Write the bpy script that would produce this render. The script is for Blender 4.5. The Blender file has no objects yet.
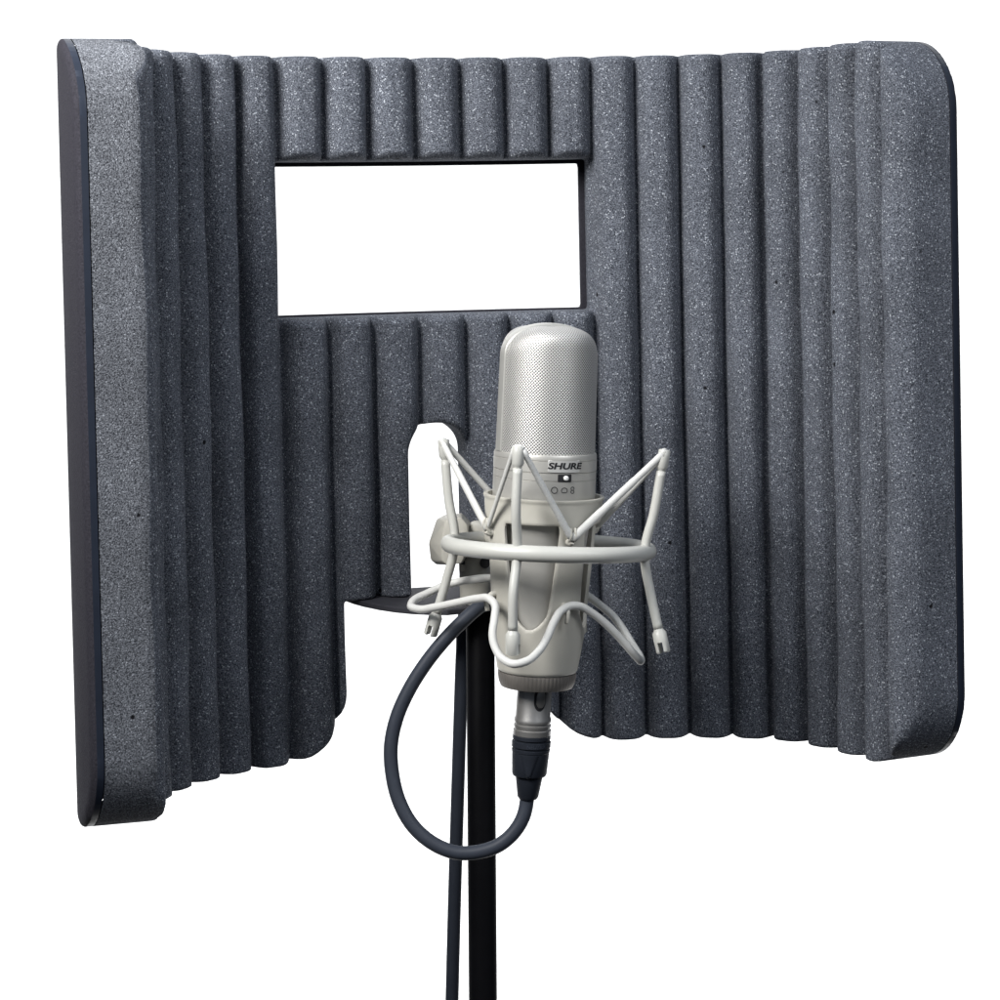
import bpy, bmesh, math, random
import numpy as np
from mathutils import Vector, kdtree
random.seed(3)
C = bpy.context.scene.collection
rad = math.radians

# ------------------------------------------------------------------ camera
FPX, PY0 = 2350.0, 327.0
PIT, ROL = rad(2.0), math.atan(0.0207)
Fv = np.array([0, math.cos(PIT), -math.sin(PIT)])
R0 = np.array([1.0, 0, 0]); U0 = np.array([0, math.sin(PIT), math.cos(PIT)])
Rv = R0*math.cos(ROL) - U0*math.sin(ROL)
Uv = U0*math.cos(ROL) + R0*math.sin(ROL)

def P(x, y, d):
    """world point on the plane at distance d seen at photo position x, y (survey helper)"""
    r = Fv + Rv*(x-500)/FPX - Uv*(y-PY0)/FPX
    return r*(d/r[1])

cam = bpy.data.cameras.new('camera'); co = bpy.data.objects.new('camera', cam); C.objects.link(co)
from mathutils import Matrix
co.matrix_world = Matrix(((Rv[0], Uv[0], -Fv[0], 0), (Rv[1], Uv[1], -Fv[1], 0), (Rv[2], Uv[2], -Fv[2], 0), (0, 0, 0, 1)))
cam.sensor_width = 36; cam.lens = 36*FPX/1000; cam.shift_y = -(500-PY0)/1000
cam.clip_start = 0.01; cam.clip_end = 100
bpy.context.scene.camera = co

# ------------------------------------------------------------------ scene helpers
def thing(name, label, cat, loc, group=None):
    o = bpy.data.objects.new(name, None); C.objects.link(o)
    o.location = Vector(loc); o.empty_display_size = 0.02
    o['label'] = label; o['category'] = cat
    if group: o['group'] = group
    return o

def rootloc(o):
    v = np.zeros(3)
    while o is not None:
        v += np.array(o.location); o = o.parent
    return v

def link(name, verts, faces, mat, parent=None, smooth=True, label=None, sharp=None, fmat=None):
    me = bpy.data.meshes.new(name)
    V = np.asarray(verts, dtype=float)
    if parent is not None: V = V - rootloc(parent)
    me.from_pydata([tuple(v) for v in V.tolist()], [], faces)
    for m in (mat if isinstance(mat, (list, tuple)) else [mat]): me.materials.append(m)
    if fmat is not None: me.polygons.foreach_set('material_index', fmat)
    bm = bmesh.new(); bm.from_mesh(me)
    bmesh.ops.remove_doubles(bm, verts=bm.verts, dist=1e-6)
    bmesh.ops.recalc_face_normals(bm, faces=bm.faces)
    bm.to_mesh(me); bm.free()
    me.polygons.foreach_set('use_smooth', [smooth]*len(me.polygons))
    if smooth and sharp: me.set_sharp_from_angle(angle=rad(sharp))
    o = bpy.data.objects.new(name, me); C.objects.link(o)
    if parent is not None: o.parent = parent
    if label: o['label'] = label
    return o

def catmull(pts, n=10, closed=False):
    p = np.asarray(pts, float); N = len(p); out = []
    rng = range(N) if closed else range(N-1)
    for i in rng:
        if closed: a, b, c, d = p[i-1], p[i], p[(i+1) % N], p[(i+2) % N]
        else:
            b, c = p[i], p[i+1]
            a = p[i-1] if i else 2*b-c
            d = p[i+2] if i+2 < N else 2*c-b
        # centripetal-ish finite tangents
        l0, l1, l2 = [max(np.linalg.norm(q), 1e-9) for q in (b-a, c-b, d-c)]
        m1 = ((b-a)/l0*l1 + (c-b)/l1*l0)/(l0+l1)*l1
        m2 = ((c-b)/l1*l2 + (d-c)/l2*l1)/(l1+l2)*l1
        for k in range(n):
            t = k/n; t2 = t*t; t3 = t2*t
            out.append((2*t3-3*t2+1)*b + (t3-2*t2+t)*m1 + (-2*t3+3*t2)*c + (t3-t2)*m2)
    if not closed: out.append(p[-1])
    return np.array(out)

def tube(path, r, seg=16, closed=False, flat=1.0, up=None):
    """tube along a path; r scalar or list; flat scales the second axis"""
    p = np.asarray(path, float); N = len(p)
    rr = np.full(N, r) if np.isscalar(r) else np.asarray(r, float)
    T = np.zeros_like(p)
    for i in range(N):
        if closed: T[i] = p[(i+1) % N] - p[i-1]
        else: T[i] = p[min(i+1, N-1)] - p[max(i-1, 0)]
        T[i] /= np.linalg.norm(T[i])
    ref = np.array([0, 0, 1.0]) if up is None else np.asarray(up, float)
    if abs(T[0] @ ref) > .9 and up is None: ref = np.array([0, 1.0, 0])
    n = ref - T[0]*(T[0] @ ref); n /= np.linalg.norm(n)
    V = []; Fc = []
    for i in range(N):
        n = n - T[i]*(T[i] @ n); n /= np.linalg.norm(n)
        b = np.cross(T[i], n)
        for k in range(seg):
            a = 2*math.pi*k/seg
            V.append(p[i] + rr[i]*(math.cos(a)*n + flat*math.sin(a)*b))
    M = N if closed else N-1
    for i in range(M):
        j = (i+1) % N
        for k in range(seg):
            k2 = (k+1) % seg
            Fc.append((i*seg+k, i*seg+k2, j*seg+k2, j*seg+k))
    if not closed:
        Fc.append(tuple(range(seg-1, -1, -1))); Fc.append(tuple((N-1)*seg+k for k in range(seg)))
    return V, Fc

def join(*parts):
    V = []; Fc = []
    for v, f in parts:
        o = len(V); V += list(v); Fc += [tuple(i+o for i in q) for q in f]
    return V, Fc

def hull(pts, bev=0.0, seg=2):
    bm = bmesh.new()
    for q in pts: bm.verts.new(tuple(q))
    bmesh.ops.convex_hull(bm, input=bm.verts)
    bmesh.ops.dissolve_limit(bm, angle_limit=rad(1), verts=bm.verts, edges=bm.edges)
    if bev: bmesh.ops.bevel(bm, geom=bm.edges[:], offset=bev, segments=seg, affect='EDGES', profile=.5)
    bm.verts.index_update()
    V = [np.array(v.co) for v in bm.verts]; Fc = [tuple(v.index for v in f.verts) for f in bm.faces]
    bm.free(); return V, Fc

# ------------------------------------------------------------------ materials
def mat(name):
    m = bpy.data.materials.new(name); m.use_nodes = True
    nt = m.node_tree; b = nt.nodes['Principled BSDF']
    return m, nt, b

def N(nt, kind, **kw):
    n = nt.nodes.new(kind)
    for k, v in kw.items():
        if k in n.inputs: n.inputs[k].default_value = v
        else: setattr(n, k, v)
    return n

def simple(name, col, rough=.5, metal=0.0, nscale=0, namp=.15, bump=0.0, bscale=2000, spec=.5, coat=0):
    m, nt, b = mat(name)
    b.inputs['Roughness'].default_value = rough; b.inputs['Metallic'].default_value = metal
    b.inputs['Specular IOR Level'].default_value = spec
    b.inputs['Coat Weight'].default_value = coat
    tc = N(nt, 'ShaderNodeTexCoord')
    nz = N(nt, 'ShaderNodeTexNoise', Scale=nscale or 120.0, Detail=4.0)
    nt.links.new(tc.outputs['Object'], nz.inputs['Vector'])
    mx = N(nt, 'ShaderNodeMix', data_type='RGBA')
    lo = [c*(1-namp) for c in col]; hi = [min(1, c*(1+namp)) for c in col]
    mx.inputs[6].default_value = (*lo, 1); mx.inputs[7].default_value = (*hi, 1)
    nt.links.new(nz.outputs['Fac'], mx.inputs[0]); nt.links.new(mx.outputs[2], b.inputs['Base Color'])
    if bump:
        n2 = N(nt, 'ShaderNodeTexNoise', Scale=bscale, Detail=2.0)
        nt.links.new(tc.outputs['Object'], n2.inputs['Vector'])
        bp = N(nt, 'ShaderNodeBump', Strength=bump, Distance=.0004)
        nt.links.new(n2.outputs['Fac'], bp.inputs['Height']); nt.links.new(bp.outputs['Normal'], b.inputs['Normal'])
    return m

def foam_material(name, lo, hi, fleck, grain):
    m, nt, b = mat(name); L = nt.links
    tc = N(nt, 'ShaderNodeTexCoord')
    # open-cell grain
    nz = N(nt, 'ShaderNodeTexNoise', Scale=grain, Detail=2.0, Roughness=.6)
    L.new(tc.outputs['Object'], nz.inputs['Vector'])
    big = N(nt, 'ShaderNodeTexNoise', Scale=26.0, Detail=3.0); L.new(tc.outputs['Object'], big.inputs['Vector'])
    r1 = N(nt, 'ShaderNodeValToRGB'); e = r1.color_ramp.elements
    e[0].position = .36; e[0].color = (*lo, 1); e[1].position = .68; e[1].color = (*hi, 1)
    L.new(nz.outputs['Fac'], r1.inputs[0])
    # bright cell membranes
    vo = N(nt, 'ShaderNodeTexVoronoi', Scale=1250.0); L.new(tc.outputs['Object'], vo.inputs['Vector'])
    sp = N(nt, 'ShaderNodeSeparateColor'); L.new(vo.outputs['Color'], sp.inputs[0])
    gt = N(nt, 'ShaderNodeMapRange'); gt.inputs[1].default_value = .85; gt.inputs[2].default_value = 1.0
    L.new(sp.outputs[0], gt.inputs[0])
    ds = N(nt, 'ShaderNodeMapRange'); ds.inputs[1].default_value = .30; ds.inputs[2].default_value = .62
    ds.inputs[3].default_value = 1; ds.inputs[4].default_value = 0
    L.new(vo.outputs['Distance'], ds.inputs[0])
    fl = N(nt, 'ShaderNodeMath', operation='MULTIPLY'); L.new(gt.outputs[0], fl.inputs[0]); L.new(ds.outputs[0], fl.inputs[1])
    mx = N(nt, 'ShaderNodeMix', data_type='RGBA'); mx.inputs[7].default_value = (*fleck, 1)
    L.new(fl.outputs[0], mx.inputs[0]); L.new(r1.outputs[0], mx.inputs[6])
    # a few open pits
    v2 = N(nt, 'ShaderNodeTexVoronoi', Scale=48.0); L.new(tc.outputs['Object'], v2.inputs['Vector'])
    s2 = N(nt, 'ShaderNodeSeparateColor'); L.new(v2.outputs['Color'], s2.inputs[0])
    th = N(nt, 'ShaderNodeMapRange'); th.inputs[1].default_value = .045; th.inputs[2].default_value = .07
    th.inputs[3].default_value = 1; th.inputs[4].default_value = 0
    L.new(v2.outputs['Distance'], th.inputs[0])
    g2 = N(nt, 'ShaderNodeMath', operation='GREATER_THAN'); g2.inputs[1].default_value = .55; L.new(s2.outputs[0], g2.inputs[0])
    pit = N(nt, 'ShaderNodeMath', operation='MULTIPLY'); L.new(th.outputs[0], pit.inputs[0]); L.new(g2.outputs[0], pit.inputs[1])
    m2 = N(nt, 'ShaderNodeMix', data_type='RGBA'); m2.inputs[7].default_value = (.008, .008, .01, 1)
    L.new(pit.outputs[0], m2.inputs[0]); L.new(mx.outputs[2], m2.inputs[6])
    # slow unevenness
    mr = N(nt, 'ShaderNodeMapRange'); mr.inputs[1].default_value = .3; mr.inputs[2].default_value = .7
    mr.inputs[3].default_value = .85; mr.inputs[4].default_value = 1.12
    L.new(big.outputs['Fac'], mr.inputs[0])
    m3 = N(nt, 'ShaderNodeMix', data_type='RGBA', blend_type='MULTIPLY'); m3.inputs[0].default_value = 1
    L.new(m2.outputs[2], m3.inputs[6]); L.new(mr.outputs[0], m3.inputs[7])
    L.new(m3.outputs[2], b.inputs['Base Color'])
    b.inputs['Roughness'].default_value = .9; b.inputs['Specular IOR Level'].default_value = .15
    ad = N(nt, 'ShaderNodeMath', operation='SUBTRACT'); L.new(nz.outputs['Fac'], ad.inputs[0]); L.new(pit.outputs[0], ad.inputs[1])
    bp = N(nt, 'ShaderNodeBump', Strength=.7, Distance=.0009)
    L.new(ad.outputs[0], bp.inputs['Height']); L.new(bp.outputs['Normal'], b.inputs['Normal'])
    return m

def mesh_material():
    """woven wire grille, UV in millimetres"""
    m, nt, b = mat('woven_wire'); L = nt.links
    uv = N(nt, 'ShaderNodeUVMap', uv_map='weave')
    sx = N(nt, 'ShaderNodeSeparateXYZ'); L.new(uv.outputs[0], sx.inputs[0])
    def mm(op, a, bb=None):
        n = N(nt, 'ShaderNodeMath', operation=op)
        for i, q in enumerate((a, bb)):
            if q is None: continue
            if isinstance(q, (int, float)): n.inputs[i].default_value = q
            else: L.new(q, n.inputs[i])
        return n.outputs[0]
    k = 2*math.pi/1.24
    A = mm('MULTIPLY', mm('ADD', sx.outputs[0], sx.outputs[1]), k*.75)
    B = mm('MULTIPLY', mm('SUBTRACT', sx.outputs[0], sx.outputs[1]), k*.75)
    h = mm('ADD', mm('SINE', A), mm('SINE', B))          # -2..2, holes at the minima
    r = N(nt, 'ShaderNodeValToRGB'); e = r.color_ramp.elements
    e[0].position = .12; e[0].color = (.03, .03, .03, 1); e[1].position = .55; e[1].color = (.60, .59, .57, 1)
    hh = mm('MULTIPLY', mm('ADD', h, 2.0), .25); L.new(hh, r.inputs[0])
    L.new(r.outputs[0], b.inputs['Base Color'])
    b.inputs['Metallic'].default_value = .55; b.inputs['Roughness'].default_value = .42
    bp = N(nt, 'ShaderNodeBump', Strength=.5, Distance=.0004); L.new(hh, bp.inputs['Height']); L.new(bp.outputs['Normal'], b.inputs['Normal'])
    return m

M_FOAM = foam_material('charcoal_foam', (.022, .025, .033), (.182, .197, .232), (.50, .53, .58), 1550.0)
M_FOAM_LIT = foam_material('lit_end_foam', (.034, .037, .044), (.215, .226, .252), (.36, .38, .42), 1400.0)  # end strip foam, with its brighter light put into the colour
M_SHELL = simple('textured_black_plastic', (.027, .026, .033), .75, spec=.08, bump=.8, bscale=1100, namp=.55, nscale=900)
M_EDGE = simple('polished_black_edge', (.018, .023, .036), .4, namp=.2, spec=.22)
M_PLATE = simple('black_painted_steel', (.055, .055, .064), .65, bump=.15, bscale=2500, spec=.08)
M_BODY = simple('champagne_metal', (.50, .49, .46), .38, metal=.5, bump=.06, bscale=4000, namp=.05)
M_FRAME = simple('satin_nickel_frame', (.46, .455, .43), .4, metal=.5, namp=.05)
M_BEIGE = simple('ivory_plastic', (.47, .455, .405), .42, namp=.04, bump=.05, bscale=1500)
M_ROD = simple('ivory_rod_plastic', (.47, .47, .44), .38, namp=.04)
M_CORD = simple('white_elastic', (.56, .56, .54), .5, namp=.06, nscale=1500, bump=.2, bscale=2500)
M_SHEER = simple('sheer_elastic', (.66, .66, .64), .5, namp=.2, nscale=900, bump=.6, bscale=900)
M_NUT = simple('knurled_nickel', (.27, .25, .23), .42, metal=.6)
M_XLR = simple('satin_nickel_connector', (.42, .41, .395), .34, metal=.8, bump=.08)
M_BOOT = simple('blue_black_rubber', (.016, .019, .026), .5, namp=.15, spec=.2)
M_CABLE = simple('slate_cable_jacket', (.036, .042, .056), .5, namp=.12, bump=.05, spec=.2)
M_POLE = simple('black_pole_enamel', (.004, .004, .005), .5, namp=.2, spec=.06)
M_INK = simple('black_ink', (.012, .012, .014), .5)
M_KNOB = simple('white_switch', (.8, .8, .78), .35)
M_LABEL = simple('silver_label', (.64, .64, .62), .3, metal=.4, namp=.03)
M_WHITE = simple('white_paper', (.88, .88, .88), .9, namp=.005, nscale=2)
M_WIRE = mesh_material()

# ------------------------------------------------------------------ generic curved sheet with cut-outs
def inside(poly, x, y):
    poly = np.asarray(poly); r = np.zeros(x.shape, bool); j = len(poly)-1
    for i in range(len(poly)):
        xi, yi = poly[i]; xj, yj = poly[j]
        if yi != yj:
            r ^= ((yi > y) != (yj > y)) & (x < (xj-xi)*(y-yi)/(yj-yi)+xi)
        j = i
    return r

def densify(poly, step):
    out = []
    for i in range(len(poly)):
        a = np.array(poly[i]); b = np.array(poly[(i+1) % len(poly)])
        n = max(1, int(np.linalg.norm(b-a)/step))
        for k in range(n): out.append(a+(b-a)*k/n)
    return out

def sheet(us, vs, polys, front, back, nw=1, closed_back=True, step=.25, reach=8.0, rim=False):
    """polys: first is the outline, the rest holes (units of us/vs, mm). returns verts, faces, wall flag"""
    nu, nv = len(us), len(vs)
    uc = (us[1:]+us[:-1])/2; vc = (vs[1:]+vs[:-1])/2
    UC, VC = np.meshgrid(uc, vc, indexing='ij')
    keep = inside(polys[0], UC, VC)
    for h in polys[1:]: keep &= ~inside(h, UC, VC)
    smp = [q for pl in polys for q in densify(pl, step)]
    kd = kdtree.KDTree(len(smp))
    for i, q in enumerate(smp): kd.insert((q[0], q[1], 0), i)
    kd.balance()
    I, J = np.nonzero(keep)
    quads = np.stack([I*nv+J, (I+1)*nv+J, (I+1)*nv+J+1, I*nv+J+1], 1)
    used = np.unique(quads); remap = -np.ones(nu*nv, int); remap[used] = np.arange(len(used)); quads = remap[quads]
    u = us[used//nv].copy(); v = vs[used % nv].copy()
    ec = {}
    for q in quads.tolist():
        for k in range(4):
            a, b = q[k], q[(k+1) % 4]; key = (a, b) if a < b else (b, a)
            ec[key] = None if key in ec else (a, b)
    bord = [e for e in ec.values() if e]
    bset = {i for e in bord for i in e}
    d = np.full(len(u), 99.0)
    for i in range(len(u)):
        co_, idx, dist = kd.find((u[i], v[i], 0))
        if i in bset: u[i], v[i] = co_[0], co_[1]; d[i] = 0
        elif dist < reach: d[i] = dist
    f = front(u, v, d); bk = back(u, v, d) if rim else back(u, v)
    V = list(f); Fc = [tuple(q) for q in quads.tolist()]; flag = [0]*len(Fc)
    bl = sorted(bset); nfront = len(V)
    layers = [{i: i for i in bl}]
    for w in range(1, nw+1):
        t = w/nw; mp = {}
        for i in bl: mp[i] = len(V); V.append(f[i]*(1-t)+bk[i]*t)
        layers.append(mp)
    for a, b in bord:
        for w in range(nw):
            A, B = layers[w], layers[w+1]
            Fc.append((b if w == 0 else A[b], A[a], B[a], B[b])); flag.append(1)
    if closed_back:
        o = len(V); V += list(bk)
        Fc += [tuple(o+i for i in q[::-1]) for q in quads.tolist()]; flag += [2]*len(quads)
    return V, Fc, flag

# ------------------------------------------------------------------ the shield: plan curve
gx = [164, 195, 231, 274, 321, 366, 412.5, 459, 503.5, 548, 590.5, 635, 679, 722, 764.5, 803, 837.5, 867, 894, 919]
gd = [1.229, 1.248, 1.265, 1.276, 1.287, 1.2965, 1.305, 1.312, 1.3175, 1.3215, 1.3235, 1.3245, 1.324, 1.321, 1.315, 1.300, 1.281, 1.260, 1.238, 1.217]
Gp = [P(x, 130, d)[:2] for x, d in zip(gx, gd)]
q = Gp[0].copy(); left = []
for hd in (64, 77, 91, 103, 112, 119, 124):
    q = q + .024*np.array([-math.cos(rad(hd)), -math.sin(rad(hd))]); left.append(q.copy())
Gp = left[::-1] + Gp + [Gp[-1] + (Gp[-1]-Gp[-2])]
U_FIRST = -7.0
PIT_MM = 24.5                                   # nominal rib pitch: s = u * 24.5 mm
curve = catmull(Gp, 40)
cu = U_FIRST + np.arange(len(curve))/40.0
tan = np.gradient(curve, axis=0)
for _ in range(12): tan[1:-1] = (tan[:-2]+2*tan[1:-1]+tan[2:])/4
tan /= np.linalg.norm(tan, axis=1)[:, None]
nout = np.stack([-tan[:, 1], tan[:, 0]], 1)
TG, AMP = .0198, .0136
def plan(s, t):
    u = np.asarray(s)/PIT_MM
    x = np.interp(u, cu, curve[:, 0]); y = np.interp(u, cu, curve[:, 1])
    nx = np.interp(u, cu, nout[:, 0]); ny = np.interp(u, cu, nout[:, 1])
    return x + nx*(TG-t), y + ny*(TG-t)
def surf(px, py, t=TG):
    """panel coordinates (s mm, z mm) of the point seen at px, py, t metres in front of the shell"""
    r = Fv + Rv*(px-500)/FPX - Uv*(py-PY0)/FPX; k = r[0]/r[1]
    ss = np.linspace(0, 19*PIT_MM, 4000); x, y = plan(ss, t)
    g = x - k*y; i = int(np.argmin(np.abs(g)))
    z = r[2]/r[1]*y[i]
    return np.array([ss[i], z*1000])

S0, S1 = -5.10*PIT_MM, 18.95*PIT_MM
ZT, ZB = 104.0, -279.3
def arc(cx, cy, r, a0, a1, n=14):
    return [(cx+r*math.cos(rad(a0+(a1-a0)*k/n)), cy+r*math.sin(rad(a0+(a1-a0)*k/n))) for k in range(n+1)]
def outline(grow, zb_cut, rc=38, slot=True):
    """outline of foam/shell, grow>0 enlarges the cut-outs"""
    tc = .031
    cl = surf(346.5, 640, tc)[0]-grow; cr = surf(533, 640, tc)[0]+grow
    sl = surf(408.5, 520, tc)[0]-grow; sr = surf(471.5, 520, tc)[0]+grow
    st = surf(440, 422.5, tc)[1]+grow
    ct = zb_cut+grow
    r = 36
    o = []
    o += arc(S1-rc, ZT-rc, rc, 0, 90) + arc(S0+rc, ZT-rc, rc, 90, 180) + arc(S0+rc, ZB+rc, rc, 180, 270)
    o += arc(cl-r, ZB+r, r, 270, 360) + arc(cl+2, ct-2, 2, 180, 90, 4)
    rs = (sr-sl)/2
    o += arc(sl-2, ct+2, 2, 270, 360, 4) + arc(sl+rs, st-rs, rs, 180, 0, 24) + arc(sr+2, ct+2, 2, 180, 270, 4)
    o += arc(cr-2, ct-2, 2, 90, 0, 4) + arc(cr+r+8, ZB+r+8, r+8, 180, 270)
    o += arc(S1-rc, ZB+rc, rc, 270, 360)
    return o
ZP = P(440, 609.3, 1.243)[2]
CUT_TOP = ZP*1000+.25
def rbox(x0, x1, y0, y1, r):
    return arc(x1-r, y1-r, r, 0, 90, 5)+arc(x0+r, y1-r, r, 90, 180, 5)+arc(x0+r, y0+r, r, 180, 270, 5)+arc(x1-r, y0+r, r, 270, 360, 5)
wl = 3.0*PIT_MM+.6; wr = surf(586.5, 240, .006)[0]
wt = surf(430, 159.5, .031)[1]; wb = surf(430, 314.5, .028)[1]
win_foam = rbox(wl, wr, wb, wt, 1.5)
swr = surf(578.5, 240, -.0048)[0]; swt = surf(430, 165.5, 0)[1]; swb = surf(430, 311, 0)[1]
win_shell = rbox(wl+4, swr, swb, swt, 1.2)

def prof(u):
    w = np.abs(2*(u-np.floor(u))-1)
    return 1-w**3.3

FIL = 5.0
wob = np.random.RandomState(5)
ph = wob.rand(6)*6.28
def foam_front(s, z, d):
    u = s/PIT_MM
    ri = np.floor(u)
    wav =   .006*np.sin(z/67+ri*1.7)+.003*np.sin(z/19+ri*4.1+1)
    uw = np.clip(u+wav*np.sin(np.pi*(u-ri))**.5, ri+.0001, ri+.9999)
    vary = 1+.06*np.sin(ri*12.9)
    pr_ = prof(uw)*vary
    pr_ = np.where(u > 18.5, 1-3.6*(u-18.5)**2, pr_)
    pr_ = np.where(u < -4.5, np.maximum(pr_, .5), pr_)
    # how far the cut edge is rolled over: strong round the window, crisp at the two ends, in between elsewhere
    wind = np.exp(-np.clip(np.maximum(np.maximum(wl-s, s-wr), np.maximum(wb-z, z-wt)), 0, 99)/6.0)
    wind = np.where((s > wl-14) & (s < wr+14), wind, 0)
    topz = np.clip((z-(ZT-8))/6, 0, 1)*(s > S0+30)*(s < S1-30)
    pr_ = pr_.copy(); prw = np.where(s > wr-2, .75, pr_)
    reach = np.where((s < S0+8) | (s > S1-8), .8, 1.6) + wind*(2.6+4.6*prw) + topz*3.0
    depth = 1.4 + wind*(2.0+6.5*prw)+np.where((s > wr-1) & (z < wt+1) & (z > wb-1), wind*7, 0) + topz*2.6
    lim = np.clip((reach-d)/reach, 0, 1)
    fall = depth*(1-np.sqrt(np.clip(1-lim**2, 0, 1)))/1000
    t = TG + AMP*pr_ + .0005*np.sin(z/31+u*2.1+ph[0]) + .0004*np.sin(z/13+u*5.3+ph[1])
    t = t - fall
    x, y = plan(s, t)
    zz = z/1000
    return np.stack([x, y, zz], 1)
def foam_back(s, z):
    x, y = plan(s, np.full(len(s), .0)); return np.stack([x, y, z/1000], 1)
def zlines():
    z = [ZB]
    hot = [ZB, ZT, wt, wb, CUT_TOP]
    while z[-1] < ZT:
        dd = min(abs(z[-1]+.4-h) for h in hot)
        z.append(z[-1] + (.7 if dd < 9 else 1.7))
    z[-1] = ZT
    return np.array(z)
us = np.linspace(S0, S1, int((S1-S0)/.95)); vs = zlines()
shield_loc = np.array([plan(7*PIT_MM, 0)[0], plan(7*PIT_MM, 0)[1], ZB/1000])
shield = thing('vocal_shield', 'curved charcoal grey ribbed foam sound shield with a rectangular window, behind the microphone', 'sound shield', shield_loc)
V, Fc, fl = sheet(us, vs, [outline(0, CUT_TOP), win_foam], foam_front, foam_back, nw=5, closed_back=False)
# left end strip: coarser grain, its paler tone paints in the light it catches
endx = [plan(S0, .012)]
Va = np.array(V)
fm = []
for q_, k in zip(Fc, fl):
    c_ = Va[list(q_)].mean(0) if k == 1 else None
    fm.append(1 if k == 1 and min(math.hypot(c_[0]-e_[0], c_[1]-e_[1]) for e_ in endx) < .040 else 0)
foam = link('foam_lining', V, Fc, [M_FOAM, M_FOAM_LIT], shield, fmat=fm)

SH = .0062
def shell_front(s, z, d):
    lim = np.clip((1.0-d)/1.0, 0, 1)
    x, y = plan(s, -.0001-.0004*lim); return np.stack([x, y, z/1000], 1)
def shell_back(s, z, d):
    k = np.clip((5-d)/5, 0, 1)
    x, y = plan(s, -SH*(.62+.38*np.sqrt(1-k*k))); return np.stack([x, y, z/1000], 1)
zs = np.array(sorted(set(np.round(np.concatenate([np.arange(ZB, ZT, 2.5), np.arange(ZB, ZB+9, .8), np.arange(ZT-9, ZT, .8), [ZT, swt, swb]]), 3))))
us2 = np.linspace(S0, S1, int((S1-S0)/1.1))
V, Fc, fl = sheet(us2, zs, [outline(1.5, CUT_TOP), win_shell], shell_front, shell_back, nw=1, rim=True)
link('shell', V, Fc, [M_SHELL, M_EDGE], shield, sharp=40, fmat=[1 if k == 1 else 0 for k in fl])

# steel tongue that carries the shield on the stand
def onplane(px, py):
    r = Fv + Rv*(px-500)/FPX - Uv*(py-PY0)/FPX
    return r*(ZP/r[2])
fr = [onplane(*q) for q in ((344, 595.5), (352, 598.4), (362, 601.2), (378, 604.5), (395, 607), (412, 608.6), (430, 609.4), (448, 609.6))]
mir = fr[-1][0]
pts = [(q[0], q[1]) for q in fr] + [(2*mir-q[0]+.001, q[1]+.004) for q in fr[::-1][1:]]
bx = [plan(surf(x, 595)[0], -.004) for x in (344, 540)]
pts += [(bx[1][0]+.0, bx[1][1]), (bx[0][0], bx[0][1])]
n = len(pts)
V = [(x, y, ZP) for x, y in pts] + [(x, y, ZP-.0032) for x, y in pts]
Fc = [tuple(range(n)), tuple(range(2*n-1, n-1, -1))] + [(i, (i+1) % n, n+(i+1) % n, n+i) for i in range(n)]
pl = link('mounting_plate', V, Fc, M_PLATE, shield, smooth=False)
bv = pl.modifiers.new('bevel', 'BEVEL'); bv.width = .0007; bv.segments = 2

# ------------------------------------------------------------------ stand
def axis_pole(px_top, py_top, px_b, py_b, d, r, ext=1.0, seg=32):
    a = P(px_top, py_top, d); b = P(px_b, py_b, d); b = b + (b-a)*ext
    return a, b
sa, sb = axis_pole(480.2, 612, 483, 1000, 1.268, .0076)
sa[2] = ZP-.0034
stand = thing('microphone_stand', 'straight black metal pole of the stand under the sound shield', 'stand', sb)
V, Fc = tube(np.array([sa, sa+(sb-sa)*.002, sb]), [.0071, .0077, .0077], 40)
link('pole', V, Fc, M_POLE, stand, sharp=40)

# ------------------------------------------------------------------ microphone frame
DM = 1.194; MM = DM/FPX                         # metres per photo pixel at the microphone
top_p, bot_p = P(549.5, 322, DM), P(535.5, 690, DM)
A = (top_p-bot_p); A /= np.linalg.norm(A)
E1 = np.cross(A, np.array([0, -1.0, 0])); E1 = np.cross(np.array([0, 1.0, 0]), A); E1 /= np.linalg.norm(E1)
if E1[0] < 0: E1 = -E1
E2 = np.cross(E1, A); E2 /= np.linalg.norm(E2)
if E2[1] > 0: E2 = -E2
O = P(541.8, 547, DM)
def W(h, r, th, o=None):
    """mic frame: h mm along the axis, r mm radius, th degrees from the front towards the right"""
    o = O if o is None else o
    return o + (A*h + (E2*math.cos(rad(th)) + E1*math.sin(rad(th)))*r)/1000
def H(y): return (547-y)*MM*1000
def HF(y): return (547-y+4.8)*MM*1000
PA0, PA1 = P(534.6, 690, DM), P(527.8, 798, DM)
def WPL(h, r, th):
    k = (h-H(690))/(H(798)-H(690))
    return PA0*(1-k)+PA1*k + (E2*math.cos(rad(th)) + E1*math.sin(rad(th)))*r/1000
def lathe(pr, seg=64, o=None, cap=True):
    V = []; Fc = []
    for r, h in pr:
        for k in range(seg): V.append(W(h, r, 360*k/seg, o))
    for i in range(len(pr)-1):
        for k in range(seg):
            k2 = (k+1) % seg; Fc.append((i*seg+k, i*seg+k2, (i+1)*seg+k2, (i+1)*seg+k))
    if cap:
        Fc.append(tuple(range(seg))[::-1]); Fc.append(tuple((len(pr)-1)*seg+k for k in range(seg)))
    return V, Fc
FACE = 19.5                                     # the microphone is turned a little to the right
RB = 26.2
mic = thing('studio_microphone', 'champagne silver studio microphone with a mesh head, held upright in the shock mount', 'microphone', W(H(690), 0, 0))
hb, ht = H(447)-1.5, H(322)
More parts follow.
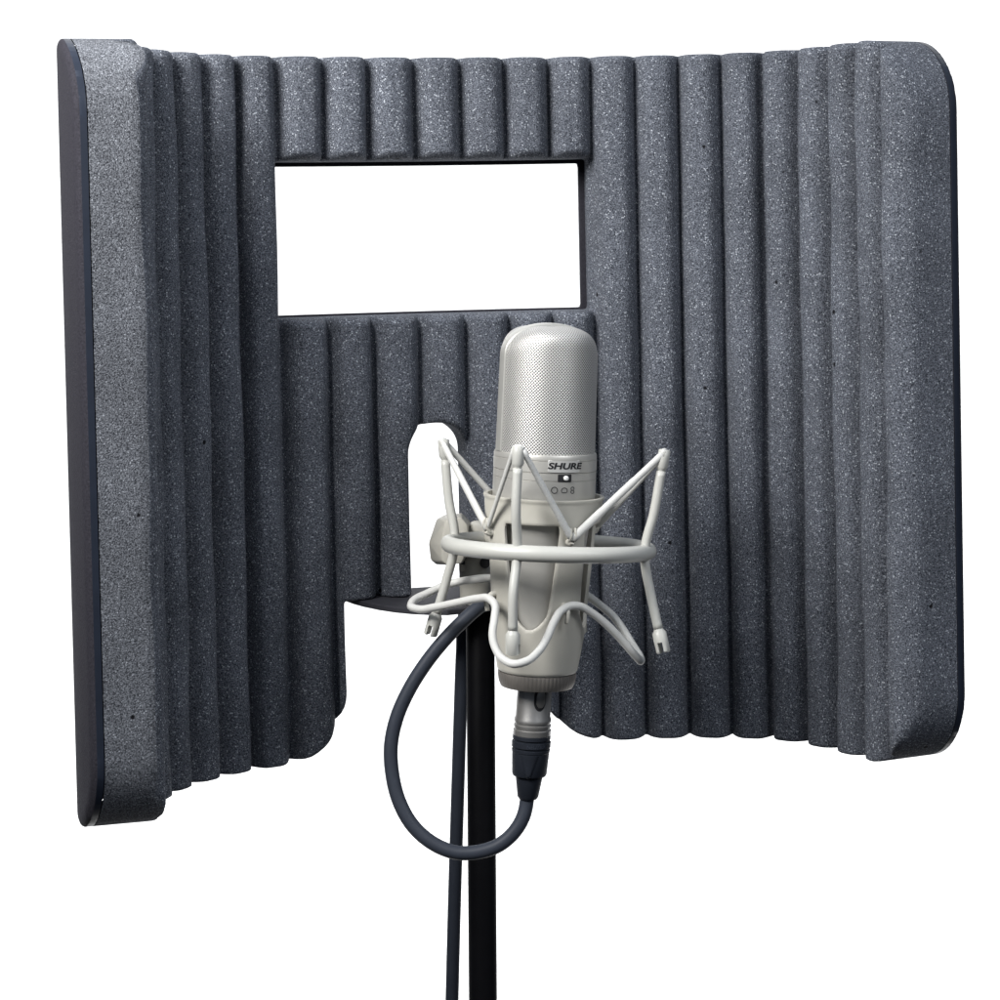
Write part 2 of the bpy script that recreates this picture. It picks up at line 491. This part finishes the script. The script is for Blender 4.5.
# body
body = [(17.5, H(677)), (19.0, H(672)), (18.0, H(660)), (18.8, H(640)), (20.2, H(600)), (21.8, H(560)), (23.4, H(530)), (25.9, H(505)), (RB, H(490)),
        (RB, HF(480.6)-.25), (RB-.35, HF(480.6)-.1), (RB-.35, HF(480.6)+.1), (RB, HF(480.6)+.25),
        (RB, HF(472.6)-.25), (RB-.4, HF(472.6)-.1), (RB-.4, HF(472.6)+.15), (RB+.12, HF(472.6)+.3),
        (RB+.12, HF(461)-.25), (RB-.35, HF(461)-.1), (RB-.35, HF(461)+.15), (RB, HF(461)+.3),
        (RB, hb-1.2), (RB-.3, hb-.3), (RB-1.2, hb), (10, hb)]
V, Fc = lathe(body, 96); bobj = link('body', V, Fc, M_BODY, mic, sharp=35)
# grille head: cylinder closed by a rounded dome
def headprof(n=26):
    pr = [(RB-1.1, hb)]
    rr, hs = RB-1.1, ht-17.0
    for k in range(1, 30): pr.append((rr-.55*k/30, hb+(hs-hb)*k/30))
    rr -= .55
    for k in range(n+1):
        a = math.pi/2*k/n
        ex = 2/2.15
        pr.append((max(.05, rr*abs(math.cos(a))**ex), hs+(ht-1.0-hs)*math.sin(a)**ex))
    return pr
hp = headprof(); seg = 96
V = []; Fc = []; NP = len(hp); cols = []
for k in range(seg):
    th = 2*math.pi*k/seg; ne = 2.15+3.2*math.cos(th)**2; c_ = list(hp[:31]); rr_, hs_ = hp[29][0], hp[30][1]
    for q_ in range(31, NP):
        a = math.pi/2*(q_-30)/(NP-31)
        c_.append((max(.05, hp[30][0]*abs(math.cos(a))**(2/ne)), hs_+(ht-1.0-hs_)*math.sin(a)**(2/ne)-1.2*math.cos(th)**2*math.sin(a)*math.cos(a)**.5 if q_ < NP-1 else ht-1.0))
    acc = 0; al = [0]
    for q_ in range(1, NP): acc += math.dist(c_[q_], c_[q_-1]); al.append(acc)
    cols.append((c_, al))
for i in range(NP):
    for k in range(seg): V.append(W(cols[k][0][i][1], cols[k][0][i][0], FACE+360*k/seg))
for i in range(NP-1):
    for k in range(seg):
        k2 = (k+1) % seg; Fc.append((i*seg+k, i*seg+k2, (i+1)*seg+k2, (i+1)*seg+k))
me = bpy.data.meshes.new('grille'); root = rootloc(mic)
me.from_pydata([tuple(v-root) for v in V], [], Fc); me.materials.append(M_WIRE)
uvl = me.uv_layers.new(name='weave')
vu = []
for i in range(NP):
    for k in range(seg):
        a = (360*k/seg+180) % 360-180
        vu.append((rad(a)*24.6, cols[k][1][i]))
for poly in me.polygons:
    ks = [me.loops[l].vertex_index for l in poly.loop_indices]
    us_ = [vu[x][0] for x in ks]
    wrap = max(us_)-min(us_) > 60
    for l, x in zip(poly.loop_indices, ks):
        uu, vv = vu[x]
        if wrap and uu < 0: uu += 2*math.pi*24.6
        uvl.data[l].uv = (uu, vv)
me.polygons.foreach_set('use_smooth', [True]*len(me.polygons))
go = bpy.data.objects.new('grille', me); C.objects.link(go); go.parent = mic
# frame arch running over the head from side to side
arch = [(-r, h) for r, h in hp] + [(r, h) for r, h in hp[::-1]]
arch = [arch[0]] + arch[3:-3:1] + [arch[-1]]
ex = E2*math.cos(rad(FACE+90)) + E1*math.sin(rad(FACE+90)); ey = E2*math.cos(rad(FACE)) + E1*math.sin(rad(FACE))
V = []; Fc = []
sec = [(-4.0, -1.6), (-4.0, .3), (-3.4, 1.0), (-1.2, 1.15), (1.2, 1.15), (3.4, 1.0), (4.0, .3), (4.0, -1.6)]
ap = np.array(arch); tg = np.gradient(ap, axis=0); tg /= np.maximum(np.linalg.norm(tg, axis=1), 1e-6)[:, None]
nm = np.stack([-tg[:, 1], tg[:, 0]], 1)
for (x, h), (nx_, ny_) in zip(arch, nm):
    for w, o_ in sec:
        drop = -(w*w)/(2*25)*abs(nx_)
        xx, hh = x+nx_*(o_+drop), h+ny_*(o_+drop*.6)
        V.append(O + (ex*xx + A*hh + ey*w)/1000)
ns = len(sec)
for i in range(len(arch)-1):
    for k in range(ns):
        Fc.append((i*ns+k, i*ns+(k+1) % ns, (i+1)*ns+(k+1) % ns, (i+1)*ns+k))
Fc += [tuple(range(ns)), tuple((len(arch)-1)*ns+k for k in range(ns))]
link('grille_frame', V, Fc, M_FRAME, mic, sharp=38)
# small rocker on the left flank of the body band
def patch(th0, h0, w, h, r, lift, mat_, name, parent, bev=.3, rr=None):
    """curved plate on the body: w,h mm, lift above radius r"""
    nx = 14; rc = rr or min(w, h)*.12
    pol = rbox(-w/2, w/2, -h/2, h/2, rc)
    V = []; n = len(pol)
    for (x, y), out, sh in [(p_, 0, 0) for p_ in pol]+[(p_, lift, bev) for p_ in pol]:
        sx = x*(1-2*sh/w); sy = y*(1-2*sh/h)
        V.append(W(h0+sy, r+out, th0+math.degrees(sx/r)))
    Fc = [(i, (i+1) % n, n+(i+1) % n, n+i) for i in range(n)]
    # top as strips so that it follows the curve
    top = [];
    cols = 16
    grid = []
    for a in range(cols+1):
        x = (-w/2+bev)+(w-2*bev)*a/cols
        for yy in (-1, 1):
            # height of the rounded box at x
            dx = max(0, abs(x)-(w/2-bev-rc+bev*.5)); hy = h/2-bev-(rc-math.sqrt(max(0, rc*rc-min(dx, rc)**2)))
            V.append(W(h0+yy*hy, r+lift, th0+math.degrees(x/r)))
    b0 = 2*n
    for a in range(cols): Fc.append((b0+2*a, b0+2*a+2, b0+2*a+3, b0+2*a+1))
    return link(name, V, Fc, mat_, parent, sharp=30)
patch(FACE+1.5, HF(465.8), 17.6, 6.4, RB, .45, M_LABEL, 'name_plate', bobj)
def lettering(txt, size, name, mat_, parent, th0, h0, r, sx=1.0, shear=0.0, bold=0.0, lift=.05, depth=.06, frame=None):
    cu_ = bpy.data.curves.new(name, 'FONT'); cu_.body = txt; cu_.size = size; cu_.align_x = 'CENTER'; cu_.align_y = 'CENTER'
    cu_.shear = shear; cu_.offset = bold; cu_.extrude = 0; cu_.resolution_u = 6
    tmp = bpy.data.objects.new(name, cu_); C.objects.link(tmp)
    dg = bpy.context.evaluated_depsgraph_get(); dg.update()
    m_ = bpy.data.meshes.new_from_object(tmp.evaluated_get(dg))
    C.objects.unlink(tmp); bpy.data.objects.remove(tmp); bpy.data.curves.remove(cu_)
    bm = bmesh.new(); bm.from_mesh(m_)
    ex_ = bmesh.ops.extrude_face_region(bm, geom=bm.faces[:])
    for v in [g for g in ex_['geom'] if isinstance(g, bmesh.types.BMVert)]: v.co.z += depth
    bm.verts.index_update()
    root = rootloc(parent)
    V = [(frame or W)(h0+v.co.y, r+lift+v.co.z, th0+math.degrees(v.co.x*sx/r)) for v in bm.verts]
    Fc = [tuple(v.index for v in f.verts) for f in bm.faces]; bm.free(); bpy.data.meshes.remove(m_)
    return link(name, V, Fc, mat_, parent, smooth=False)
lettering('SHURE', 4.3, 'lettering', M_INK, bobj, FACE+2.0, HF(465.4)+.0, RB+.45, sx=1.42, shear=.16, bold=.16)
sw = patch(FACE+2.0, HF(477.2), 7.4, 4.0, RB, .12, M_INK, 'switch', bobj, bev=.05)
kn = W(HF(477.0), RB+.2, FACE+3.0); nrm = (E2*math.cos(rad(FACE+3))+E1*math.sin(rad(FACE+3)))
V, Fc = tube(np.array([kn, kn+nrm*.0009, kn+nrm*.0012]), [.00125, .0012, .0008], 20); link('switch_knob', V, Fc, M_KNOB, sw, sharp=40)
def ring_mark(pts, w=.2):
    p = [W(HF(489.0)+y, RB+.03, FACE+2.0+math.degrees(x/RB)) for x, y in pts]
    return tube(np.array(p), w/1000, 6, closed=True)
circ = [(-5.2+1.55*math.cos(a), 1.55*math.sin(a)) for a in np.linspace(0, 2*math.pi, 28, endpoint=False)]
card = []
for a in np.linspace(0, 2*math.pi, 40, endpoint=False):
    r_ = 1.0*(1+math.sin(a)); card.append((1.25*r_*math.cos(a)*.85, r_*math.sin(a)-1.0+.1))
card = [(x*1.15, y*1.1) for x, y in card]
e1_ = [(4.6+.95*math.cos(a), .82+.80*math.sin(a)) for a in np.linspace(0, 2*math.pi, 22, endpoint=False)]
e2_ = [(4.6+.95*math.cos(a), -.82+.80*math.sin(a)) for a in np.linspace(0, 2*math.pi, 22, endpoint=False)]
V, Fc = join(ring_mark(circ), ring_mark(card), ring_mark(e1_), ring_mark(e2_))
link('pattern_marks', V, Fc, M_INK, bobj)
# knurled nut at the foot
V = []; Fc = []; seg = 180; pr = [(17.0, H(671)), (20.0, H(672.5)), (20.1, H(676)), (19.4, H(683)), (18.4, H(687)), (12, H(688.5))]
for i, (r, h) in enumerate(pr):
    for k in range(seg): V.append(W(h, r-(.28 if (k % 3 == 0 and 1 <= i <= 3) else 0), 360*k/seg))
for i in range(len(pr)-1):
    for k in range(seg):
        k2 = (k+1) % seg; Fc.append((i*seg+k, i*seg+k2, (i+1)*seg+k2, (i+1)*seg+k))
Fc.append(tuple((len(pr)-1)*seg+k for k in range(seg)))
link('threaded_nut', V, Fc, M_NUT, mic, sharp=30)

# ------------------------------------------------------------------ shock mount
OR = P(548.5, 547, DM)
shock = thing('shock_mount', 'ivory spider shock mount with ring, rods and white elastic bands around the microphone', 'shock mount', P(476, 600, 1.262))
rt = rad(3.2)
E2r = E2*math.cos(rt) + A*math.sin(rt); Ar = np.cross(E2r, E1); Ar = Ar if Ar[2] > 0 else -Ar
def WR(h, r, th): return OR + (Ar*h + (E2r*math.cos(rad(th)) + E1*math.sin(rad(th)))*r)/1000
RR = 51.0
V, Fc = tube(np.array([WR(0, RR, 360*k/128) for k in range(128)]), .0041, 20, closed=True, up=Ar)
link('ring', V, Fc, M_ROD, shock)
PA = [-19, 71, 161, 251]
HA = [27, 116, 206, 297]
tipT, tipB = {}, {}
def fork(base, axis, side, r, body_l, prong_l, gap):
    """collar with two prongs; side = direction across the slot"""
    axis = axis/np.linalg.norm(axis); side = side-axis*(side @ axis); side /= np.linalg.norm(side); w = np.cross(axis, side)
    parts = [tube(np.array([base, base+axis*.0012, base+axis*.0022, base+axis*body_l]), [r*.62, r*.8, r, r], 24)]
    for sgn in (1, -1):
        prof_ = [(sgn*gap/2, -math.sqrt(r*r-gap*gap/4))]
        a0 = math.asin(gap/2/r)
        for k in range(9):
            a = -math.pi/2+a0+(math.pi-2*a0)*k/8
            prof_.append((sgn*r*math.cos(a), r*math.sin(a)))
        n_ = len(prof_); V = []
        for L_, sc in ((body_l-.0003, 1), (body_l+prong_l-.0006, 1), (body_l+prong_l, .8)):
            for x, y in prof_: V.append(base+axis*L_+side*(x*sc+ (sgn*gap/2*(1-sc)))+w*y*sc)
        Fq = [tuple(range(n_))]+[tuple(2*n_+k for k in range(n_))]
        for l_ in range(2):
            for k in range(n_): Fq.append((l_*n_+k, l_*n_+(k+1) % n_, (l_+1)*n_+(k+1) % n_, (l_+1)*n_+k))
        parts.append((V, Fq))
    return join(*parts)
for i, th in enumerate(PA):
    out = E2*math.cos(rad(th))+E1*math.sin(rad(th)); tang = -E2*math.sin(rad(th))+E1*math.cos(rad(th))
    mid = WR(0, RR, th)
    rt_top = 59 if i != 0 else 56; rb = 60.5 if i != 0 else 54
    t0 = WR(41.5, rt_top-1.2, th); b0 = WR(-37.5, rb-1.2, th)
    V, Fc = tube(catmull([t0, WR(20, RR+3.8, th), mid+Ar*.003, mid-Ar*.003, WR(-20, RR+3.6, th), b0], 8), .0024, 16)
    rod = link('rod', V, Fc, M_ROD, shock)
    ax = t0-WR(20, RR+3.8, th)
    V, Fc = fork(t0, ax, out, .0030, .0075, .0034, .0018); link('collar', V, Fc, M_ROD, rod, sharp=40)
    axn = ax/np.linalg.norm(ax); tipT[i] = t0+axn*.0092
    ax = b0-WR(-20, RR+3.6, th)
    V, Fc = fork(b0, ax, out, .0036, .0068, .0054, .0025); link('collar', V, Fc, M_ROD, rod, sharp=40)
# cradle basket with four tall openings
crp = [(H(494), 30.4), (H(520), 29.4), (H(545), 28.3), (H(560), 27.4), (H(600), 25.4), (H(624), 24.1), (H(650), 22.2), (H(671), 20.4)]
chs = np.array([c[0] for c in crp][::-1]); crs = np.array([c[1] for c in crp][::-1])
KR = 27.0                                       # arc length scale for the cradle sheet
def window(thc):
    top, bot = HF(524), HF(629)
    c0 = rad(thc)*KR
    hw = lambda h: KR*rad(15+ 15.5*min(1, max(0, (h-bot)/(top-bot)))**.45)
    R_, L_ = [], []
    for k in range(0, 25):
        h = bot+(top-bot)*k/24
        f = 1.0
        if k <= 4: f = max(0, min(1, math.sin(math.pi/2*min(1, (k+.4)/4.4))))**.7
        if k >= 22: f = (1, .975, .91)[k-22]
        R_.append((c0+hw(h)*f, h)); L_.append((c0-hw(h)*f*1.0, h))
    return R_+L_[::-1]
ths = np.linspace(-180*rad(1)*KR, 180*rad(1)*KR, 230)+rad(35)*KR
hsv = np.linspace(H(671), H(494), 120)
full = [(ths[0]-1, hsv[0]), (ths[-1]+1, hsv[0]), (ths[-1]+1, hsv[-1]), (ths[0]-1, hsv[-1])]
def cr_pos(dr):
    def fn(u, v, d=None):
        r = np.interp(v, chs, crs)+dr
        if d is not None: r = r-.5*np.clip((1.0-d)/1.0, 0, 1)**2
        lip = np.clip((v-(hsv[-1]-2.2))/2.2, 0, 1); r = r+.9*lip*(1 if dr == 0 else .4)
        a = u/KR
        return O+(np.outer(v, A)+np.outer(np.cos(a)*r, E2)+np.outer(np.sin(a)*r, E1))/1000
    return fn
wins = [window(t) for t in (-13, 77, 167, -103)]
def wrapwin(w_):
    lo = ths[0]; per = 2*math.pi*KR
    c = sum(p_[0] for p_ in w_)/len(w_)
    k = math.floor((c-lo)/per); return [(p_[0]-k*per, p_[1]) for p_ in w_]
V, Fc, fl = sheet(ths, hsv, [full]+[wrapwin(w_) for w_ in wins], cr_pos(0), lambda u, v: cr_pos(-2.0)(u, v), nw=1, step=.15, reach=1.5)
cradle = link('cradle', V, Fc, M_BEIGE, shock, sharp=50)
hookP = {}
for i, th in enumerate(HA):
    hh = HF(537) if i in (0,) else HF(533)
    r0 = np.interp(hh, chs, crs)
    out = E2*math.cos(rad(th))+E1*math.sin(rad(th)); tang = -E2*math.sin(rad(th))+E1*math.cos(rad(th))
    b = W(hh, r0-.5, th)
    V, Fc = tube(np.array([b-A*.0012, b+out*.0026-A*.0014, b+out*.0034-A*.0008]), [.0022, .0018, .0012], 16)
    pr1 = tube(catmull([b+out*.0022-A*.001-tang*.0014, b+out*.0042+A*.0015-tang*.0014, b+out*.0036+A*.0062-tang*.0014], 6), [.00085]*12+[.0005], 10)
    pr2 = tube(catmull([b+out*.0022-A*.001+tang*.0014, b+out*.0042+A*.0015+tang*.0014, b+out*.0036+A*.0062+tang*.0014], 6), [.00085]*12+[.0005], 10)
    V, Fc = join((V, Fc), pr1, pr2)
    link('hook', V, Fc, M_BEIGE, cradle, sharp=45)
    hookP[i] = b+out*.0030+A*.0004
# upper elastic bands: post - hook zigzag (post i lies between hooks i-1 and i)
def band(a, b, tang_off, r0, r1, mat_, name='elastic_band'):
    a = np.array(a); b = np.array(b)
    mid = (a+b)/2
    V, Fc = tube(catmull([a, a*.7+b*.3, mid, a*.3+b*.7, b], 5), [r0]*6+[(r0+r1)/2]*9+[r1]*6, 14, flat=.8)
    return link(name, V, Fc, mat_, shock)
def off(i, k):
    th = PA[i]; tang = -E2*math.sin(rad(th))+E1*math.cos(rad(th)); return tang*k
rB = .0018
band(tipT[0]-off(0, .0022), hookP[3], 0, .0014, .0013, M_CORD)
band(tipT[0]+off(0, .0022), hookP[0], 0, .0016, .0019, M_SHEER, 'elastic_band')
band(tipT[1]-off(1, .0012), hookP[0], 0, rB, .0022, M_CORD)
band(tipT[1]+off(1, .0012), hookP[1], 0, rB, .0018, M_CORD)
band(tipT[2]-off(2, .0012), hookP[1], 0, .0016, .0016, M_CORD)
band(tipT[2]+off(2, .0012), hookP[2], 0, .0016, .0016, M_CORD)
band(tipT[3]-off(3, .0016), hookP[2], 0, .0017, .0016, M_CORD)
band(tipT[3]+off(3, .0014), hookP[3], 0, .0019, .0021, M_CORD)
for i in range(4):                              # the loop of elastic lying over each collar
    V, Fc = tube(catmull([tipT[i]-off(i, .0024), tipT[i]-off(i, .001)+A*.0007, tipT[i]+off(i, .001)+A*.0007, tipT[i]+off(i, .0024)], 5), .0017, 12)
    link('elastic_band', V, Fc, M_CORD, shock)
# lower cord, slipped out of its forks and hanging in waves
D0 = DM
lc = [(488, 578, 1.214), (466, 580.5, 1.222), (446, 585, 1.224), (428, 593, 1.222), (413, 601, 1.216), (411, 606.5, 1.211), (418, 609, 1.207), (436, 607, 1.198), (458, 602.5, 1.187), (478, 598.5, 1.178),
      (489, 598.5, 1.172), (495, 605, 1.168), (494.5, 618, 1.164), (492.5, 634, 1.158), (495.5, 648, 1.150), (503, 659, 1.143), (514, 664, 1.139), (527, 661, 1.140), (538, 652, 1.146),
      (547, 638, 1.154), (554, 622, 1.161), (561, 611, 1.166), (570, 606, 1.169), (579, 606, 1.171), (592, 613, 1.174), (606, 624, 1.177), (620, 638, 1.180), (633, 653, 1.183), (640.5, 661, 1.187), (640, 657, 1.194),
      (632, 644, 1.200), (624, 631, 1.204), (612, 615, 1.207), (600, 605, 1.209), (588, 596, 1.212), (570, 590, 1.226), (545, 588, 1.232), (515, 582, 1.228)]
V, Fc = tube(catmull([P(*q) for q in lc], 8, closed=True), .00205, 14, closed=True)
link('elastic_cord', V, Fc, M_CORD, shock)
# lower keepers on the cradle that the cord runs behind
for th, y in ((27, 603), (297, 597)):
    hh = HF(y); r0 = np.interp(hh, chs, crs); out = E2*math.cos(rad(th))+E1*math.sin(rad(th))
    b = W(hh, r0-.6, th)
    V, Fc = tube(catmull([b, b+out*.003-A*.0008, b+out*.0052-A*.004, b+out*.0046-A*.0085], 6), [.0017]*6+[.0015]*6+[.0012]*7, 12)
    link('hook', V, Fc, M_BEIGE, cradle)
# mounting block, pivot and threaded adapter that screws onto the stand
dB = 1.243
def Q(pts, d): return [P(x, y, d) for x, y in pts]
blk = Q([(428.5, 543), (436.5, 519), (445, 514.5), (462, 513), (470, 521), (471.5, 548), (463, 563), (436, 564.5), (430.5, 560)], dB+.012)
blk_f = Q([(441, 545), (445, 522), (449, 518.5), (461, 517.5), (467.5, 525), (468, 548), (462, 563), (447, 565), (442.5, 561)], dB-.007)
V, Fc = hull(blk+blk_f, .0006, 2)
mb = link('mounting_block', V, Fc, M_BEIGE, shock, sharp=32)
c0 = P(470.5, 536, dB+.006); c1 = P(479, 534, dB+.010)
V, Fc = tube(np.array([c0, c0*.4+c1*.6, c1, c1+(c1-c0)*.25]), [.0062, .0062, .0060, .0050], 32); link('pivot', V, Fc, M_BEIGE, shock, sharp=40)
pv = P(477, 533, dB+.012); dr_ = (P(500, 538, dB-.018)-pv)
V, Fc = tube(np.array([pv, pv+dr_*.5, pv+dr_]), [.0068, .0068, .0060], 28); link('pivot', V, Fc, M_BEIGE, shock, sharp=40)
dA = 1.262
a0, a1 = P(476, 599.5, dA), P(474.6, 556, dA); a0[2] = ZP+.0003
ua = (a1-a0); La = np.linalg.norm(ua); ua /= La
V, Fc = tube(np.array([a0, a0+ua*.0006, a0+ua*.0112, a0+ua*.0115, a0+ua*.0119, a0+ua*.0122, a0+ua*(La-.001), a0+ua*La]),
             [.0083, .0086, .0086, .0082, .0082, .0086, .0086, .0080], 40)
ad = link('threaded_adapter', V, Fc, M_BEIGE, shock, sharp=35)
yk = hull(Q([(459, 572), (471, 572), (471, 545), (459, 545)], dA-.0065)+Q([(459, 572), (471, 572), (471, 545), (459, 545)], dA+.004), .0012, 3)
V, Fc = yk; yo = link('yoke', V, Fc, M_BEIGE, shock, sharp=35)
for px in (463.5,):
    s0 = P(px, 560.5, dA-.0063); V, Fc = tube(np.array([s0+np.array([0, .001, 0]), s0-np.array([0, .0006, 0])]), [.0024, .0022], 20)
    link('hole_disc', V, Fc, M_INK, yo, sharp=30)  # black disc painting the shade inside a hole of the yoke
s0 = P(485, 563, dA-.0088); V, Fc = tube(np.array([s0+np.array([0, .003, 0]), s0-np.array([0, .0006, 0])]), [.0030, .0028], 20); link('hole_disc', V, Fc, M_INK, ad, sharp=30)  # black disc painting the dark of the adapter's hole

# ------------------------------------------------------------------ cable and plug
def plathe(pr, seg=64):
    global W
    keep_ = W; W = lambda h, r, th, o=None: WPL(h, r, th)
    res = lathe(pr, seg); W = keep_
    return res
cab = thing('microphone_cable', 'slate grey cable looping from the microphone plug down along the black pole', 'cable', W(H(800), 0, 0))
V, Fc = plathe([(8.0, H(687)), (8.8, H(688)), (8.9, H(716)), (9.4, H(718)), (9.4, H(721)), (9.0, H(721.6)), (9.0, H(723.2)), (9.5, H(724)), (9.5, H(726)), (9.15, H(726.6)), (9.15, H(728)), (9.7, H(729)), (9.7, H(734)), (9.3, H(735)), (6, H(735))], 64)
plug = link('plug', V, Fc, M_XLR, cab, sharp=30)
lt = 14                                         # latch button on the plug
V, Fc = [], []
def sunk(th, yc, w, h, r, out, mat_, name, parent):
    pol = [(w/2*math.cos(a), (h/2*math.sin(a)) if math.sin(a) < 0 else h*.62*math.copysign(abs(math.sin(a))**.5, 1)) for a in np.linspace(0, 2*math.pi, 28, endpoint=False)]
    n = len(pol); V = []
    for k_, o_ in ((1, -1.0), (1, out*.6), (.75, out)):
        for x, y in pol: V.append(WPL(H(yc)+y*k_, r+o_, th+math.degrees(x*k_/r)))
    Fc = [tuple(2*n+i for i in range(n))]
    for l_ in range(2):
        for i in range(n): Fc.append((l_*n+i, l_*n+(i+1) % n, (l_+1)*n+(i+1) % n, (l_+1)*n+i))
    return link(name, V, Fc, mat_, parent, sharp=45)
sunk(20, 698.0, 6.6, 10.4, 8.85, .06, M_INK, 'latch_recess', plug)
sunk(22, 697.4, 4.6, 7.6, 8.85, .7, M_XLR, 'latch_button', plug)
boot = [(9.0, H(734)), (9.7, H(735)), (9.7, H(738.2)), (9.0, H(738.8)), (9.0, H(740.2)), (9.95, H(740.8)), (9.95, H(746)), (9.2, H(746.6)), (9.2, H(747.8)), (9.8, H(748.4)), (9.7, H(751)), (9.45, H(751.6)),
        (9.5, H(754)), (8.9, H(773)), (8.4, H(775)), (7.0, H(775.6)), (6.9, H(777)), (5.4, H(796)), (4.6, H(798.5)), (3.0, H(799))]
V, Fc = plathe(boot, 64); bt = link('strain_relief', V, Fc, M_BOOT, cab, sharp=30)
# raised arrow shaped grip on the strain relief
V = []; Fc = []; nr, nc = 14, 11
for a in range(nr+1):
    y = 752.5+24*a/nr; f = a/nr
    hw = 5.4*(1-f)**.55*(.55+.45*(1-f))+.25
    r_ = np.interp(H(y), [H(779), H(774.5), H(773), H(753)], [7.4, 8.6, 8.9, 9.45])
    for b in range(nc+1):
        q_ = -1+2*b/nc
        V.append(WPL(H(y), r_-.25+.8*(1-abs(q_)**4)*min(1, (1-f)*5+.25), -4+math.degrees(hw*q_/9.2)))
for a in range(nr):
    for b in range(nc):
        k = a*(nc+1)+b; Fc.append((k, k+1, k+nc+2, k+nc+1))
link('grip', V, Fc, M_BOOT, bt)
lettering('NEUTRIK', 2.5, 'lettering', M_CABLE, bt, 16, H(743.6), 9.95, frame=WPL, sx=1.05, shear=.1, bold=.01, lift=.0, depth=.12)
cp = [(527.5, 790, 1.194), (526.8, 801, 1.194), (523.5, 816, 1.193), (515, 831, 1.192), (499, 845, 1.191), (478, 852, 1.191), (456, 852.5, 1.192), (434, 844, 1.194), (413, 826, 1.197),
      (399, 801, 1.200), (392, 772, 1.203), (391, 745, 1.205), (397, 717, 1.207), (409, 690, 1.209), (426, 663, 1.211), (444.5, 640, 1.213), (463, 621, 1.215), (481, 605.5, 1.219),
      (500, 594, 1.229), (522, 592, 1.243), (541, 599, 1.262), (548, 610, 1.282), (538, 613, 1.296), (515, 609, 1.300), (492, 607.5, 1.299), (473, 607.5, 1.296), (466, 610, 1.294), (464.2, 618, 1.293), (462.5, 650, 1.292), (460, 720, 1.291),
      (457.5, 800, 1.290), (454.5, 900, 1.290), (452, 1000, 1.290), (450, 1100, 1.290), (449, 1250, 1.290)]
V, Fc = tube(catmull([P(*q) for q in cp], 12), .0037, 20)
link('cord', V, Fc, M_CABLE, cab, sharp=60)

# ------------------------------------------------------------------ studio: white backdrop, lamps
BD = 105
def stamp(o, kind): o['kind'] = kind
bw = link('backdrop', [(-4, 4, -3.2), (4, 4, -3.2), (4, 4, 3.2), (-4, 4, 3.2), (-4, 4.05, -3.2), (4, 4.05, -3.2), (4, 4.05, 3.2), (-4, 4.05, 3.2)],
          [(0, 1, 2, 3), (7, 6, 5, 4), (0, 4, 5, 1), (1, 5, 6, 2), (2, 6, 7, 3), (3, 7, 4, 0)], M_WHITE, None, smooth=False)
stamp(bw, 'structure')
def area(name, loc, target, sx, sy, power, col=(1, 1, 1), spread=180):
    l = bpy.data.lights.new(name, 'AREA'); l.shape = 'RECTANGLE'; l.size = sx; l.size_y = sy; l.energy = power; l.color = col; l.spread = rad(spread)
    o = bpy.data.objects.new(name, l); C.objects.link(o); o.location = loc
    o.rotation_euler = (Vector(target)-Vector(loc)).to_track_quat('-Z', 'Y').to_euler()
    return o
area('backdrop_lamp', (0, 2.6, 1.9), (0, 4, .2), 4.5, .5, BD)
area('backdrop_lamp', (0, 2.6, -2.1), (0, 4, -.6), 4.5, .5, BD)
area('key_softbox', (-.47, .70, .40), (-.02, 1.26, .10), .38, .32, 7.4, (1, .985, .96), 130)
area('added_fill_lamp', (.62, .50, .42), (-.10, 1.2, .0), .35, .35, 2.0, (.95, .97, 1), 130)  # unseen lamp added to lift the foam end strips and left ribs
area('top_softbox', (.02, .98, .50), (.02, 1.34, .06), .9, .14, .55, (.97, .98, 1))

w = bpy.data.worlds.new('World'); bpy.context.scene.world = w; w.use_nodes = True
nt = w.node_tree; bg = nt.nodes['Background']
tc = nt.nodes.new('ShaderNodeTexCoord'); sx = nt.nodes.new('ShaderNodeSeparateXYZ'); rp = nt.nodes.new('ShaderNodeValToRGB')
mp = nt.nodes.new('ShaderNodeMapRange'); mp.inputs[1].default_value = -1; mp.inputs[2].default_value = 1
nt.links.new(tc.outputs['Generated'], sx.inputs[0]); nt.links.new(sx.outputs[2], mp.inputs[0]); nt.links.new(mp.outputs[0], rp.inputs[0]); nt.links.new(rp.outputs[0], bg.inputs[0])
el = rp.color_ramp.elements; el[0].position = .47; el[0].color = (.012, .012, .014, 1); el[1].position = .72; el[1].color = (.78, .90, 1.08, 1)
bg.inputs[1].default_value = .38
sc = bpy.context.scene
sc.view_settings.view_transform = 'Standard'; sc.view_settings.look = 'None'
sc.view_settings.exposure = 0; sc.view_settings.gamma = 1; sc.view_settings.use_curve_mapping = False
